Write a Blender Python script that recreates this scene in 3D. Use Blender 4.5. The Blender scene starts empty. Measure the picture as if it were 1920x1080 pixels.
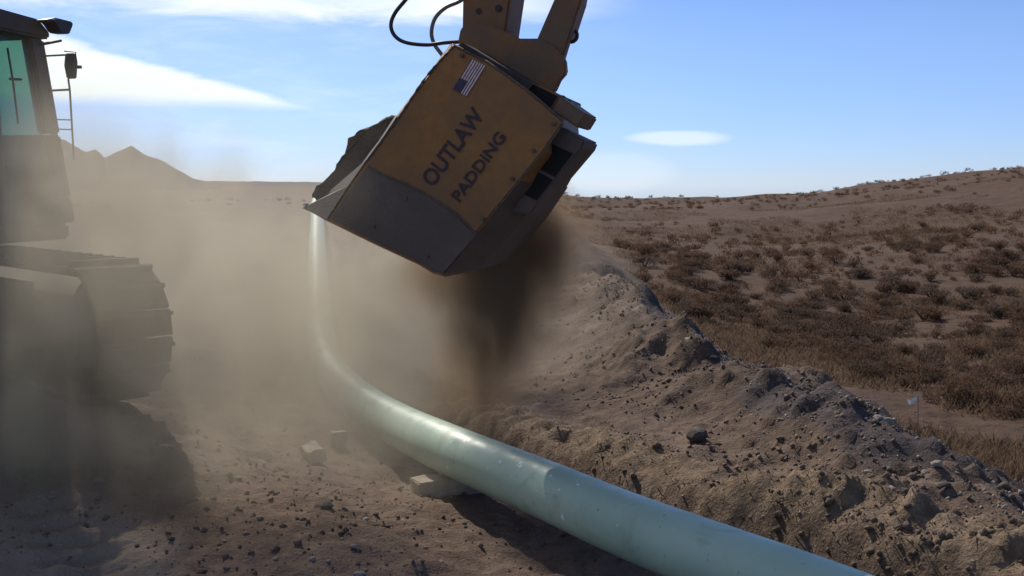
import bpy, bmesh, math, random
import numpy as np
from mathutils import Vector, Matrix, noise as mnoise
R = math.radians
random.seed(7); rng = np.random.default_rng(7)
scene = bpy.context.scene
COL = scene.collection

# ------------------------------------------------------------------ camera, sky, sun, exposure
F = 2000.0; PITCH = math.atan(195/F); CAM = Vector((0, 0, 2.25))
cd = bpy.data.cameras.new('camera'); cam = bpy.data.objects.new('camera', cd); COL.objects.link(cam)
cd.sensor_width = 36; cd.lens = 36*F/1920; cd.clip_start = 0.05; cd.clip_end = 6000
cam.location = CAM; cam.rotation_euler = (math.pi/2-PITCH, 0, 0)
scene.camera = cam
SUN_AZ, SUN_EL = R(-24), R(40)           # azimuth from +Y towards +X
scene.view_settings.view_transform = 'Standard'; scene.view_settings.look = 'None'
scene.view_settings.exposure = 0.0; scene.view_settings.gamma = 1.0
scene.cycles.volume_bounces = 2; scene.cycles.max_bounces = 8; scene.cycles.transparent_max_bounces = 16
scene.cycles.volume_step_rate = 1.0; scene.cycles.volume_max_steps = 256
scene.cycles.use_denoising = True; scene.cycles.sample_clamp_indirect = 6

class NT:                                # small node helper
    def __init__(s, nt): s.t = nt; nt.nodes.clear()
    def n(s, kind, **kw):
        nd = s.t.nodes.new(kind)
        for k, v in kw.items(): setattr(nd, k, v)
        return nd
    def l(s, a, b): s.t.links.new(a, b)
    def _in(s, sock, v):
        if v is None: return
        if isinstance(v, bpy.types.NodeSocket): s.l(v, sock)
        else: sock.default_value = v
    def m(s, op, a, b=None, c=None, clamp=False):
        nd = s.n('ShaderNodeMath', operation=op); nd.use_clamp = clamp
        for i, v in enumerate((a, b, c)): s._in(nd.inputs[i], v)
        return nd.outputs[0]
    def mr(s, v, a, b, c=0.0, d=1.0, smooth=True):
        nd = s.n('ShaderNodeMapRange'); nd.interpolation_type = 'SMOOTHSTEP' if smooth else 'LINEAR'
        for i, x in enumerate((v, a, b, c, d)): s._in(nd.inputs[i], x)
        return nd.outputs[0]
    def mix(s, f, a, b, mode='MIX'):
        nd = s.n('ShaderNodeMix', data_type='RGBA', blend_type=mode)
        s._in(nd.inputs[0], f); s._in(nd.inputs[6], a if not isinstance(a, tuple) else (*a[:3], 1)); s._in(nd.inputs[7], b if not isinstance(b, tuple) else (*b[:3], 1))
        return nd.outputs[2]
    def noise(s, vec, scale, detail=4, rough=0.55, dist=0.0):
        nd = s.n('ShaderNodeTexNoise'); nd.inputs['Scale'].default_value = scale; nd.inputs['Detail'].default_value = detail
        nd.inputs['Roughness'].default_value = rough; nd.inputs['Distortion'].default_value = dist
        if vec is not None: s.l(vec, nd.inputs['Vector'])
        return nd.outputs['Fac']

w = bpy.data.worlds.new('World'); scene.world = w; w.use_nodes = True
k = NT(w.node_tree)
sky = k.n('ShaderNodeTexSky', sky_type='NISHITA'); sky.sun_disc = False
sky.sun_elevation = SUN_EL; sky.sun_rotation = SUN_AZ
sky.altitude = 1800; sky.air_density = 1.0; sky.dust_density = 0.0; sky.ozone_density = 4.0
tc = k.n('ShaderNodeTexCoord'); sp = k.n('ShaderNodeSeparateXYZ'); k.l(tc.outputs['Generated'], sp.inputs[0])
az = k.m('MULTIPLY', k.m('ARCTAN2', sp.outputs[0], sp.outputs[1]), 57.2958)
el = k.m('MULTIPLY', k.m('ARCSINE', sp.outputs[2]), 57.2958)
cv = k.n('ShaderNodeCombineXYZ'); k.l(k.m('MULTIPLY', az, 0.16), cv.inputs[0]); k.l(k.m('MULTIPLY', el, 0.75), cv.inputs[1])
wisp = k.noise(cv.outputs[0], 1.0, 5, 0.6, 0.4)
wn = k.m('MULTIPLY', k.m('SUBTRACT', wisp, 0.5), 1.6)
ele = k.m('ADD', el, wn)                                   # wobble for cloud outlines
# high streak along the top, ending over the stick
lowedge = k.m('ADD', 8.25, k.m('MULTIPLY', k.m('ABSOLUTE', k.m('ADD', az, 8)), 0.02))
c1 = k.m('MULTIPLY', k.mr(k.m('SUBTRACT', ele, lowedge), -0.35, 0.75), k.mr(k.m('ADD', az, k.m('MULTIPLY', wn, 4.0)), 8.0, -2.5))
c1 = k.m('MULTIPLY', c1, k.mr(k.m('ADD', el, k.m('MULTIPLY', wn, 4.0)), 19, 10))
c1 = k.m('MULTIPLY', c1, k.mr(k.m('SUBTRACT', el, k.m('MULTIPLY', wisp, 16.0)), 6.0, -2.0, .65, 1.0))
# long wedge streak on the left, thinning to the right
top = k.m('ADD', 3.9, k.m('MULTIPLY', k.m('SUBTRACT', -9.6, az), 0.245))
wd = k.m('SUBTRACT', top, k.m('ADD', el, k.m('MULTIPLY', wn, 0.6)))
c2 = k.m('MULTIPLY', k.mr(wd, -0.2, 0.4), k.mr(k.m('ADD', el, k.m('MULTIPLY', wn, 0.35)), 3.5, 4.6))
c2 = k.m('MULTIPLY', c2, k.mr(az, -60, -34))
def lens(a0, e0, ra, re, lo=1.0, hi=0.2):
    x = k.m('POWER', k.m('DIVIDE', k.m('SUBTRACT', az, a0), ra), 2.0)
    y = k.m('POWER', k.m('ABSOLUTE', k.m('DIVIDE', k.m('SUBTRACT', k.m('ADD', el, k.m('MULTIPLY', wn, 0.25)), e0), re)), 2.0)
    return k.mr(k.m('ADD', x, y), lo, hi)
c3 = k.m('MULTIPLY', lens(8.7, 2.4, 3.2, 0.5), 0.5)
c4 = k.m('MULTIPLY', lens(5.3, 0.6, 4.2, 1.3), 0.22)
c5 = k.m('MULTIPLY', k.mr(az, 14, -22), k.m('ADD', .14, k.m('MULTIPLY', k.mr(wisp, 0.4, 0.8), 0.3)))
c6 = k.m('MULTIPLY', k.mr(wisp, 0.5, 0.8), k.m('MULTIPLY', k.mr(el, 14, 24), 0.6))
cl = c1
for c in (c2, c3, c4, c5, c6): cl = k.m('MAXIMUM', cl, c)
hs = k.n('ShaderNodeHueSaturation'); hs.inputs['Saturation'].default_value = 1.08; hs.inputs['Value'].default_value = 1.0
k.l(sky.outputs[0], hs.inputs['Color'])
SKY_STRENGTH = 0.11
tint = k.mix(1.0, hs.outputs[0], (1.02, .945, 1.10), 'MULTIPLY')
lowsky = k.mix(k.mr(el, 9.0, -1.0), (1.0, 1.0, 1.0), (.60, .74, .95)); tint = k.mix(1.0, tint, lowsky, 'MULTIPLY')
cmix = k.mix(cl, tint, (9.3, 9.9, 9.8))
bg = k.n('ShaderNodeBackground'); bg.inputs['Strength'].default_value = SKY_STRENGTH; k.l(cmix, bg.inputs['Color'])
wo = k.n('ShaderNodeOutputWorld'); k.l(bg.outputs[0], wo.inputs['Surface'])

sd = bpy.data.lights.new('sun', 'SUN'); sd.energy = 5.0; sd.angle = R(0.5); sd.color = (1.0, 0.93, 0.82)
sun = bpy.data.objects.new('sun', sd); COL.objects.link(sun)
to_sun = Vector((math.sin(SUN_AZ)*math.cos(SUN_EL), math.cos(SUN_AZ)*math.cos(SUN_EL), math.sin(SUN_EL)))
sun.rotation_euler = to_sun.to_track_quat('Z', 'Y').to_euler(); sun.location = to_sun*60

# ------------------------------------------------------------------ helpers
FWD = Vector((0, math.cos(PITCH), -math.sin(PITCH))); UP = Vector((0, math.sin(PITCH), math.cos(PITCH)))
def ray(px, py): return FWD + Vector((1, 0, 0))*((px-960)/F) + UP*((540-py)/F)
def P(px, py, Y):
    d = ray(px, py); return CAM + d*(Y/d.y)

class MB:
    def __init__(s): s.v = []; s.f = []
    def add(s, vs, fs):
        o = len(s.v); s.v += [Vector(p) for p in vs]; s.f += [tuple(i+o for i in f) for f in fs]; return s
    def prism(s, pts, dvec):                              # polygon extruded along dvec
        n = len(pts); d = Vector(dvec); pts = [Vector(p) for p in pts]
        fs = [tuple(range(n)), tuple(range(2*n-1, n-1, -1))] + [(i, i+n, (i+1) % n+n, (i+1) % n) for i in range(n)]
        return s.add(pts+[p+d for p in pts], fs)
    def loft(s, rings, cap=True, closed=True):
        n = len(rings[0]); vs = [p for r in rings for p in r]; fs = []
        for a in range(len(rings)-1):
            for i in range(n if closed else n-1):
                j = (i+1) % n; fs.append((a*n+i, a*n+j, (a+1)*n+j, (a+1)*n+i))
        if cap: fs += [tuple(range(n-1, -1, -1)), tuple((len(rings)-1)*n+i for i in range(n))]
        return s.add(vs, fs)
    def box(s, c, ax, ay, az):                            # centre and three half-axes
        c, ax, ay, az = map(Vector, (c, ax, ay, az))
        vs = [c+ax*x+ay*y+az*z for z in (-1, 1) for y in (-1, 1) for x in (-1, 1)]
        return s.add(vs, [(0, 2, 3, 1), (4, 5, 7, 6), (0, 1, 5, 4), (2, 6, 7, 3), (0, 4, 6, 2), (1, 3, 7, 5)])
    def tube(s, pts, r, n=10, cap=True):
        pts = [Vector(p) for p in pts]; rings = []; u = None
        rs = r if isinstance(r, (list, tuple)) else [r]*len(pts)
        for i, p in enumerate(pts):
            t = (pts[min(i+1, len(pts)-1)]-pts[max(i-1, 0)]).normalized()
            if u is None: u = t.cross(Vector((0, 0, 1)) if abs(t.z) < .9 else Vector((1, 0, 0))).normalized()
            u = (u-t*u.dot(t)).normalized(); v = t.cross(u)
            rings.append([p+(u*math.cos(2*math.pi*q/n)+v*math.sin(2*math.pi*q/n))*rs[i] for q in range(n)])
        return s.loft(rings, cap)
    def cyl(s, a, b, r, n=20): return s.tube([a, b], r, n)
    def build(s, name, mat, parent=None, smooth=False, bevel=0.0):
        o0 = Vector((0, 0, 0)); p = parent
        while p is not None: o0 += p.location; p = p.parent
        me = bpy.data.meshes.new(name); me.from_pydata([tuple(v-o0) for v in s.v], [], s.f); me.update()
        bm = bmesh.new(); bm.from_mesh(me); bmesh.ops.recalc_face_normals(bm, faces=bm.faces)
        if bevel: bmesh.ops.bevel(bm, geom=[e for e in bm.edges if e.calc_face_angle(0) > 0.5], offset=bevel, segments=2, affect='EDGES', clamp_overlap=True)
        bm.to_mesh(me); bm.free()
        if smooth:
            me.polygons.foreach_set('use_smooth', [True]*len(me.polygons))
            me.set_sharp_from_angle(angle=R(40))
        o = bpy.data.objects.new(name, me); COL.objects.link(o); me.materials.append(mat)
        if parent: o.parent = parent
        return o
def tag(o, label=None, cat=None, group=None, kind=None):
    for kk, v in (('label', label), ('category', cat), ('group', group), ('kind', kind)):
        if v: o[kk] = v
    return o
def empty(name, loc, label, cat, group=None):
    o = bpy.data.objects.new(name, None); COL.objects.link(o); o.location = loc
    return tag(o, label, cat, group)
def spline(pts, n):                                       # Catmull-Rom through points
    pts = [Vector(p) for p in pts]; out = []
    q = [pts[0]*2-pts[1]]+pts+[pts[-1]*2-pts[-2]]
    for i in range(1, len(q)-2):
        for j in range(n):
            t = j/n; a, b, c, d = q[i-1:i+3]
            out.append(.5*((2*b)+(c-a)*t+(2*a-5*b+4*c-d)*t*t+(3*b-a-3*c+d)*t**3))
    return out+[pts[-1]]

def mat(name, base, rough=0.8, metal=0.0, dirt=None, dirt_amt=0.5, scale=6, bump=0.0, bump_scale=40, spec=0.4, spread=.15):
    m = bpy.data.materials.new(name); m.use_nodes = True; k = NT(m.node_tree)
    tc = k.n('ShaderNodeTexCoord'); v = tc.outputs['Object']
    b = k.n('ShaderNodeBsdfPrincipled'); o = k.n('ShaderNodeOutputMaterial'); k.l(b.outputs[0], o.inputs[0])
    n1 = k.noise(v, scale, 6, .6); n2 = k.noise(v, scale*7, 4, .6)
    c = k.mix(k.mr(n2, .3, .7), tuple(x*(1-spread) for x in base), tuple(min(1, x*(1+spread)) for x in base))
    if dirt:
        f = k.m('MULTIPLY', k.mr(k.m('ADD', k.m('MULTIPLY', n1, .75), k.m('MULTIPLY', n2, .25)), .5-.25*dirt_amt, .75-.25*dirt_amt), min(1, dirt_amt*1.3))
        c = k.mix(f, c, dirt)
    k.l(c, b.inputs['Base Color']); b.inputs['Roughness'].default_value = rough; b.inputs['Metallic'].default_value = metal
    b.inputs['Specular IOR Level'].default_value = spec
    if bump:
        bp = k.n('ShaderNodeBump'); bp.inputs['Strength'].default_value = bump; bp.inputs['Distance'].default_value = 0.02
        k.l(k.noise(v, bump_scale, 5, .6), bp.inputs['Height']); k.l(bp.outputs[0], b.inputs['Normal'])
    return m
DIRT = (.10, .072, .05)
M = dict(
    yellow=mat('dusty_yellow_paint', (.21, .088, .022), .55, 0, DIRT, .55, 3, .15, 60),
    plate=mat('yellow_plate_paint', (.28, .122, .028), .55, 0, (.13, .078, .042), .5, 2.2, .1, 50),
    steel=mat('worn_steel', (.112, .082, .066), .6, .1, (.085, .062, .05), .6, 5, .2, 50),
    dark=mat('dark_metal', (.03, .026, .024), .6, .2, DIRT, .35, 5, .1),
    tread=mat('muddy_tread', (.06, .047, .037), .8, .1, (.13, .095, .068), .7, 4, .4),
    black=mat('black_recess', (.006, .005, .005), .8),
    cabpaint=mat('dusty_cab_paint', (.085, .058, .038), .6, 0, (.10, .077, .058), .6, 4),
    cover=mat('tan_cover', (.17, .10, .055), .6, 0, DIRT, .4, 5),
    rubber=mat('hose_rubber', (.015, .015, .017), .45),
    greyhose=mat('grey_hose', (.12, .13, .14), .5),
    chrome=mat('cylinder_rod', (.5, .5, .5), .2, 1.0),
    soil=mat('loose_soil', (.135, .098, .07), .95, 0, (.16, .12, .085), .4, 6, .8, 30, .1),
    soilclod=mat('soil_clod', (.145, .105, .08), .95, 0, None, 0, 8, .6, 30, .1),
    bermclod=mat('berm_clod', (.135, .096, .071), .95, 0, (.095, .067, .051), .5, 2.5, .6, 30, .3),
    timber=mat('weathered_timber', (.36, .30, .23), .85, 0, (.16, .12, .09), .5, 9, .7, 40, .3),
    stone=mat('pale_stone', (.24, .21, .185), .85, 0, (.2, .16, .13), .4, 12, .4, 40, .3),
    darkstone=mat('dark_stone', (.095, .073, .06), .85, 0, (.05, .035, .03), .4, 12, .4, 40, .3),
    sage=mat('sagebrush_leaf', (.085, .062, .046), .9, 0, (.05, .04, .03), .4, 3, 0, 1, .1, .3),
    sagegrey=mat('sagebrush_grey_leaf', (.115, .088, .07), .9, 0, (.06, .047, .036), .4, 3, 0, 1, .1, .3),
    twig=mat('bush_twig', (.07, .05, .038), .9),
    drygrass=mat('dry_grass', (.15, .105, .065), .9, 0, (.13, .09, .055), .5, 2, 0, 1, .1, .3),
    straw=mat('straw_roots', (.22, .165, .11), .9, 0, (.18, .13, .09), .5, 4, 0, 1, .1, .3),
    white=mat('white_flag', (.75, .74, .72), .7),
    letter=mat('dark_lettering', (.038, .022, .028), .6),
    stripe=mat('flag_white', (.62, .55, .55), .6),
    stripered=mat('flag_red', (.20, .05, .045), .6),
    canton=mat('flag_blue', (.05, .035, .07), .6),
    post=mat('grey_post', (.2, .18, .16), .8),
)
def leafmat(name, a, b_, tw=.45):
    m = bpy.data.materials.new(name); m.use_nodes = True; k = NT(m.node_tree); tc = k.n('ShaderNodeTexCoord')
    oi = k.n('ShaderNodeObjectInfo'); c = k.mix(k.noise(tc.outputs['Object'], 3.0, 3), a, b_); c = k.mix(k.m('MULTIPLY', oi.outputs['Random'], .75), c, (.15, .088, .058)) if 'sage' in name else c; d = k.n('ShaderNodeBsdfDiffuse'); t = k.n('ShaderNodeBsdfTranslucent'); k.l(c, d.inputs[0]); k.l(c, t.inputs[0])
    x = k.n('ShaderNodeMixShader'); x.inputs[0].default_value = tw; k.l(d.outputs[0], x.inputs[1]); k.l(t.outputs[0], x.inputs[2])
    o = k.n('ShaderNodeOutputMaterial'); k.l(x.outputs[0], o.inputs[0]); return m
M['sage'] = leafmat('sagebrush_leaf', (.075, .052, .038), (.115, .080, .058)); M['sagegrey'] = leafmat('sagebrush_grey_leaf', (.095, .072, .057), (.14, .105, .083))
M['drygrass'] = leafmat('dry_grass_blade', (.12, .08, .052), (.19, .13, .085)); M['straw'] = leafmat('straw_root', (.16, .12, .082), (.28, .21, .145))
# tinted glass: lets the sky through
gm = bpy.data.materials.new('tinted_glass'); gm.use_nodes = True; k = NT(gm.node_tree)
tr = k.n('ShaderNodeBsdfTransparent'); tr.inputs[0].default_value = (.60, .80, .74, 1)
gl = k.n('ShaderNodeBsdfGlossy'); gl.inputs['Roughness'].default_value = .08; gl.inputs['Color'].default_value = (.8, .9, .9, 1)
df = k.n('ShaderNodeBsdfDiffuse'); df.inputs[0].default_value = (.22, .175, .13, 1); fm = k.n('ShaderNodeMixShader'); fm.inputs[0].default_value = .16; k.l(tr.outputs[0], fm.inputs[1]); k.l(df.outputs[0], fm.inputs[2])
mx = k.n('ShaderNodeMixShader'); mx.inputs[0].default_value = .03; k.l(fm.outputs[0], mx.inputs[1]); k.l(gl.outputs[0], mx.inputs[2])
o_ = k.n('ShaderNodeOutputMaterial'); k.l(mx.outputs[0], o_.inputs[0]); M['glass'] = gm

# mint pipe coating: scuffs, dust patches, thin drips
pm = bpy.data.materials.new('mint_pipe_coating'); pm.use_nodes = True; k = NT(pm.node_tree)
tc = k.n('ShaderNodeTexCoord'); v = tc.outputs['Object']; b = k.n('ShaderNodeBsdfPrincipled'); o_ = k.n('ShaderNodeOutputMaterial'); k.l(b.outputs[0], o_.inputs[0])
c = k.mix(k.mr(k.noise(v, 1.6, 4), .35, .65), (.325, .455, .36), (.39, .515, .42))
c = k.mix(k.m('MULTIPLY', k.mr(k.noise(v, 3.5, 6, .65, .5), .53, .72), .5), c, (.19, .235, .17))
c = k.mix(k.m('MULTIPLY', k.mr(k.noise(v, 22, 3, .6), .66, .74), .7), c, (.16, .17, .13))
c = k.mix(k.m('MULTIPLY', k.mr(k.noise(v, 9, 2, .5), .70, .74), .9), c, (.75, .80, .76))
k.l(c, b.inputs['Base Color']); k.l(k.mr(k.noise(v, 5, 4), .3, .7, .34, .55), b.inputs['Roughness']); b.inputs['Specular IOR Level'].default_value = .5
M['pipe'] = pm

# ------------------------------------------------------------------ terrain
def vnoise(x, y, seed=0):
    xi = np.floor(x).astype(np.int64); yi = np.floor(y).astype(np.int64); xf = x-xi; yf = y-yi
    def h(a, b):
        q = (a*374761393+b*668265263+seed*1442695041) & 0xffffffff
        q = ((q ^ (q >> 13))*1274126177) & 0xffffffff
        return ((q ^ (q >> 16)) & 0xffff)/65535.0
    u = xf*xf*xf*(xf*(xf*6-15)+10); v = yf*yf*yf*(yf*(yf*6-15)+10)
    return (h(xi, yi)*(1-u)+h(xi+1, yi)*u)*(1-v)+(h(xi, yi+1)*(1-u)+h(xi+1, yi+1)*u)*v
def fbm(x, y, f, o=4, seed=0, g=.5):
    s = 0; a = 1; t = 0
    for i in range(o):
        s = s+a*(vnoise(x*f+17.3*i, y*f-9.1*i, seed+i)-.5); t += a; a *= g; f *= 2.03
    return s/t*2
PIPE = [(3.4, 1.2, .42), (2.35, 3.1, .36)]+[tuple(P(*q)) for q in ((1638, 1162, 4.75), (1200, 994, 6.05), (1020, 917, 6.95), (850, 846, 8.0), (742, 795, 9.3), (672, 750, 10.4), (624, 700, 11.8), (604, 640, 13.8), (597, 560, 18), (595, 420, 30))]+[(-9, 50, 1.6), (-12, 75, 1.3)]
CP = [(0, 0, 0), (-3, 0, .1), (3, 0, -.1), (-8, 0, .4), (8, 0, -.3), (0, -10, 0), (-10, -10, .3), (10, -10, -.3), (0, 3.5, -.02),
      (-5.3, 9.2, .5), (-3.5, 7.6, .46), (-2.7, 8.2, .36), (-7, 11, .5), (-7, 7, .5), (-4, 11.5, .45), (-2.7, 6.1, .03), (-1.3, 6.9, .06), (-1.5, 8.4, -.1), (-.45, 5.6, -.02), (-4.5, 5.5, .2),
      (1.38, 4.6, -.02), (.73, 6.1, -.16), (-.44, 8, -.16), (-1.8, 11.2, -.2), (-2.5, 14, -.17), (-3.25, 18, -.04), (-5.4, 30, .75), (-9, 50, 1.25), (-12, 75, 1.0),
      (-.3, 10.8, -.15), (1.4, 8, -.12), (2.2, 6.5, -.12), (2.8, 7, -.2), (2.2, 13, -.35), (2.1, 18, -.38), (2.1, 25, -.35), (2, 45, -.1), (2, 80, .5),
      (4, 10.5, -.35), (6.75, 25, -.95), (7.5, 16, -.6), (4.9, 10.5, -.42), (16.4, 35, -.1), (10, 50, -.3), (17.6, 80, .77), (33.6, 70, 3.05), (25.5, 75, 2.0), (6.4, 80, .6), (3.4, 85, 1.3),
      (34, 110, 1.2), (18, 120, -1.5), (5, 120, -.5), (60, 70, 6.5), (60, 110, 3), (30, 45, 1.0), (40, 20, .4), (20, 8, -.4),
      (-12, 20, .5), (-20, 40, .6), (-10, 40, .95), (-30, 100, .4), (-15, 90, 1.0), (-40, 20, .6), (-30, -10, .4), (30, -10, -.2), (0, -40, 0), (0, 160, 0), (80, 160, 0), (-80, 160, 0), (90, 30, 3)]
cp = np.array(CP); cxy = cp[:, :2]
def kern(d): return np.sqrt(d*d+1.2)
A = kern(np.linalg.norm(cxy[:, None]-cxy[None], axis=2)); n_ = len(cp)
A2 = np.ones((n_+1, n_+1)); A2[:n_, :n_] = A-np.eye(n_)*0.03; A2[n_, n_] = 0
WT = np.linalg.solve(A2, np.append(cp[:, 2], 0))
def base(x, y):
    sh = x.shape; x = x.ravel(); y = y.ravel(); z = np.full(x.shape, WT[n_])
    for i in range(n_): z += WT[i]*kern(np.hypot(x-cxy[i, 0], y-cxy[i, 1]))
    r = np.hypot(x, y-30); f = np.clip((170-r)/70, 0, 1); f = f*f*(3-2*f)
    return (z*f).reshape(sh)
def polydist(x, y, pts):                                  # signed side distance, interpolated 3rd value
    best = np.full(x.shape, 1e9); sgn = np.zeros(x.shape); val = np.zeros(x.shape)
    for a, b in zip(pts[:-1], pts[1:]):
        ax, ay = a[:2]; dx, dy = b[0]-ax, b[1]-ay; L2 = dx*dx+dy*dy
        t = np.clip(((x-ax)*dx+(y-ay)*dy)/L2, 0, 1); px, py = x-ax-t*dx, y-ay-t*dy
        d = np.hypot(px, py); s = np.sign(dx*(y-ay)-dy*(x-ax))          # + on the left going away
        m = d < best; best = np.where(m, d, best); sgn = np.where(m, s, sgn); val = np.where(m, a[2]+(b[2]-a[2])*t, val)
    return best, sgn, val
BERM = [(3.6, 2, .1), (3.12, 6.4, .2), (3.04, 7.8, .25), (2.8, 9.6, .40), (2.66, 10.9, .58), (2.4, 12.0, .28), (2.05, 13.4, .50), (2.0, 14.6, .22), (2.05, 16.2, .30), (2.07, 18, .34), (2.1, 22, .28), (2.1, 27, .36), (2.05, 45, .40), (2, 80, .9)]
STRAW = [(3.3, 4.6, 0), (2.23, 6.57, 0), (1.37, 8.0, 0), (.5, 9.4, 0), (-.35, 10.9, 0), (-1.2, 13, 0), (-2.0, 18, 0), (-4, 30, 0), (-7, 50, 0)]
def terrain(x, y):
    z = base(x, y)
    r = np.hypot(x, y)
    bd, bs, bz = polydist(x, y, BERM); sd_, ss, _ = polydist(x, y, STRAW); pd, ps, _ = polydist(x, y, PIPE)
    hump = fbm(x, y, .8, 3, 11)
    wd = np.where(bs > 0, 1.3, .85)*(1+.35*fbm(x, y, .45, 2, 5))
    t = np.clip(bd/wd, 0, 3); prof = np.exp(-np.abs(t)**1.7)
    fade = np.clip((95-y)/30, 0, 1)
    bh = np.clip(bz-z, 0, 2)*prof*fade*(1+.38*hump)
    z = z+bh*(1+.25*fbm(x, y, 1.9, 3, 14))
    berm = np.clip(prof*1.6, 0, 1)*fade
    # straw bank: rough lip of the trench, and the trench between it and the pipe
    st = np.exp(-(sd_/.38)**2); yfade = np.clip((45-y)/20, 0, 1)
    z = z+st*yfade*(.13+.10*fbm(x, y, 3.8, 3, 21, .5))
    tr_ = np.clip((pd-.45)/.3, 0, 1)*np.clip((sd_-.25)/.3, 0, 1)*(ps < 0)*(ss > 0)*yfade
    z = z-tr_*.45
    # ditch under the left side of the pipe and a low windrow along the pad edge
    lf = (ps > 0)*np.clip((12-y)/2, 0, 1)
    hill = np.clip((bd-.75)/.7+.4*fbm(x, y, .8, 3, 43), 0, 1)*(bs < 0)*np.clip((y-1)/3, 0, 1)
    hill = np.maximum(hill, np.clip((y-55)/15, 0, 1)*np.clip((x+6)/5, 0, 1))
    near = np.clip((60-r)/40, 0, 1)
    z = z+near*(fbm(x, y, .9, 3, 1)*.05+fbm(x, y, 4, 3, 2)*.03*(1-.4*hill)+fbm(x, y, 11, 2, 3)*.018*np.clip((20-r)/8, 0, 1))
    # machine track prints pressed into the work strip, running beside the pipe
    ru = x*.83+y*.56; ra = -x*.56+y*.83; strip_ = np.clip((12-r)/3, 0, 1)*np.clip((-.35-x)/.5, 0, 1)
    for u0 in (1.35, 3.05):
        g_ = np.exp(-((ru-u0-.12*fbm(x, y, .4, 2, 81))/.24)**4)*strip_*np.clip(.6+fbm(x, y, .8, 2, 82), 0, 1)
        z = z-g_*(.045+.022*np.sign(np.sin(ra*2*math.pi/.21)))
    clod = np.clip(fbm(x, y, 6.5, 2, 31), 0, 1)**1.3*np.clip((22-r)/8, 0, 1)
    z = z+clod*(.035+.05*st+.06*berm)
    z = z+berm*np.clip((30-r)/10, 0, 1)*np.clip(fbm(x, y, 3.1, 3, 33, .6), -.1, 1)*.11
    z = z+hill*(fbm(x, y, .12, 3, 41)*.45*np.clip(r/40, 0, 1))
    z = np.where(r > 165, z+fbm(x, y, .01, 3, 51)*1.2*np.clip((r-165)/150, 0, 1)-.8, z)
    mound = np.exp(-((y-8.9)/1.7)**4)*np.clip((np.where(bs > 0, .75, 1.5)-bd)/.35+.5*fbm(x, y, 1.1, 3, 71), 0, 1)
    azd = np.degrees(np.arctan2(x, np.maximum(y, 1)))
    dr = np.clip((azd+1)/6, 0, 1)*(y > 0); z = z-dr*np.clip(r-112, 0, None)*.036
    gravel = np.clip(1.25-bd/.85, 0, 1)*fade*np.clip(.55+1.1*fbm(x, y, .5, 2, 61)+.35*(bs < 0)+.25*np.clip((y-16)/8, 0, 1), 0, 1)*np.where(bs < 0, 1, np.clip((y-14)/8, 0.35, 1))  # mottled mask for a darker tone, strongest along berm crest and right flank
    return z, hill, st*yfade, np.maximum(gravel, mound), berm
def stretch(lo, hi, c, h, n, pw):                          # dense around c+-h
    t = np.linspace(-1, 1, n); a = np.sinh(t*pw)/np.sinh(pw)
    return np.where(t < 0, c+a*(c-lo), c+a*(hi-c))
xs = np.concatenate([-np.geomspace(1800, 5.05, 70), np.arange(-5, 5.2, .045), np.geomspace(5.25, 40, 130), np.geomspace(41, 1800, 50)])
ys = np.concatenate([-np.geomspace(900, 1, 28), np.arange(0, 4.4, .2), np.arange(4.4, 13.5, .045), np.geomspace(13.55, 110, 230), np.geomspace(112, 2600, 40)])
X, Y = np.meshgrid(xs, ys); Z, HILL, STRW, BTONE, BRM = terrain(X, Y)
nx, ny = len(xs), len(ys)
me = bpy.data.meshes.new('ground'); me.vertices.add(nx*ny)
me.vertices.foreach_set('co', np.stack([X, Y, Z], -1).ravel().astype(np.float32))
ii = (np.arange(ny-1)[:, None]*nx+np.arange(nx-1)[None]).ravel()
quads = np.stack([ii, ii+1, ii+1+nx, ii+nx], -1)
me.loops.add(quads.size); me.loops.foreach_set('vertex_index', quads.ravel().astype(np.int32))
me.polygons.add(len(quads)); me.polygons.foreach_set('loop_start', (np.arange(len(quads))*4).astype(np.int32))
me.polygons.foreach_set('loop_total', np.full(len(quads), 4, np.int32)); me.polygons.foreach_set('use_smooth', np.ones(len(quads), bool))
me.update(calc_edges=True)
for nm, a in (('hill', HILL), ('straw', STRW), ('gravel', BTONE), ('berm', BRM)):
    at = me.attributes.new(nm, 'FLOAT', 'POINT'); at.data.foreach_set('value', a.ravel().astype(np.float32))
ground = bpy.data.objects.new('ground', me); COL.objects.link(ground); ground['kind'] = 'structure'
gmt = bpy.data.materials.new('ground_soil'); gmt.use_nodes = True; k = NT(gmt.node_tree)
tc = k.n('ShaderNodeTexCoord'); v = tc.outputs['Object']; b = k.n('ShaderNodeBsdfPrincipled'); o_ = k.n('ShaderNodeOutputMaterial'); k.l(b.outputs[0], o_.inputs[0])
def attr(nm): return k.n('ShaderNodeAttribute', attribute_name=nm).outputs['Fac']
n0, n1, n2, n3 = k.noise(v, .35, 5, .6), k.noise(v, 1.6, 6, .65), k.noise(v, 9, 6, .65), k.noise(v, 45, 4, .6)
soil = k.mix(k.mr(n1, .35, .68), (.090, .061, .044), (.134, .093, .068))
soil = k.mix(k.m('MULTIPLY', k.mr(n2, .5, .72), .55), soil, (.180, .132, .100))
soil = k.mix(k.m('MULTIPLY', k.mr(n2, .48, .3), .5), soil, (.048, .033, .026))
pale = k.m('MULTIPLY', k.mr(k.m('ADD', n0, k.m('MULTIPLY', n1, .35)), .72, .85), .6)
soil = k.mix(pale, soil, (.235, .18, .14))
fore = k.m('SUBTRACT', 1.0, attr('berm')); soil = k.mix(fore, soil, k.mix(1.0, soil, (1.3, 1.3, 1.33), 'MULTIPLY'))
pc = k.n('ShaderNodeVectorMath', operation='DISTANCE'); k.l(v, pc.inputs[0]); pc.inputs[1].default_value = (-2.75, 6.1, .05)
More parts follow.
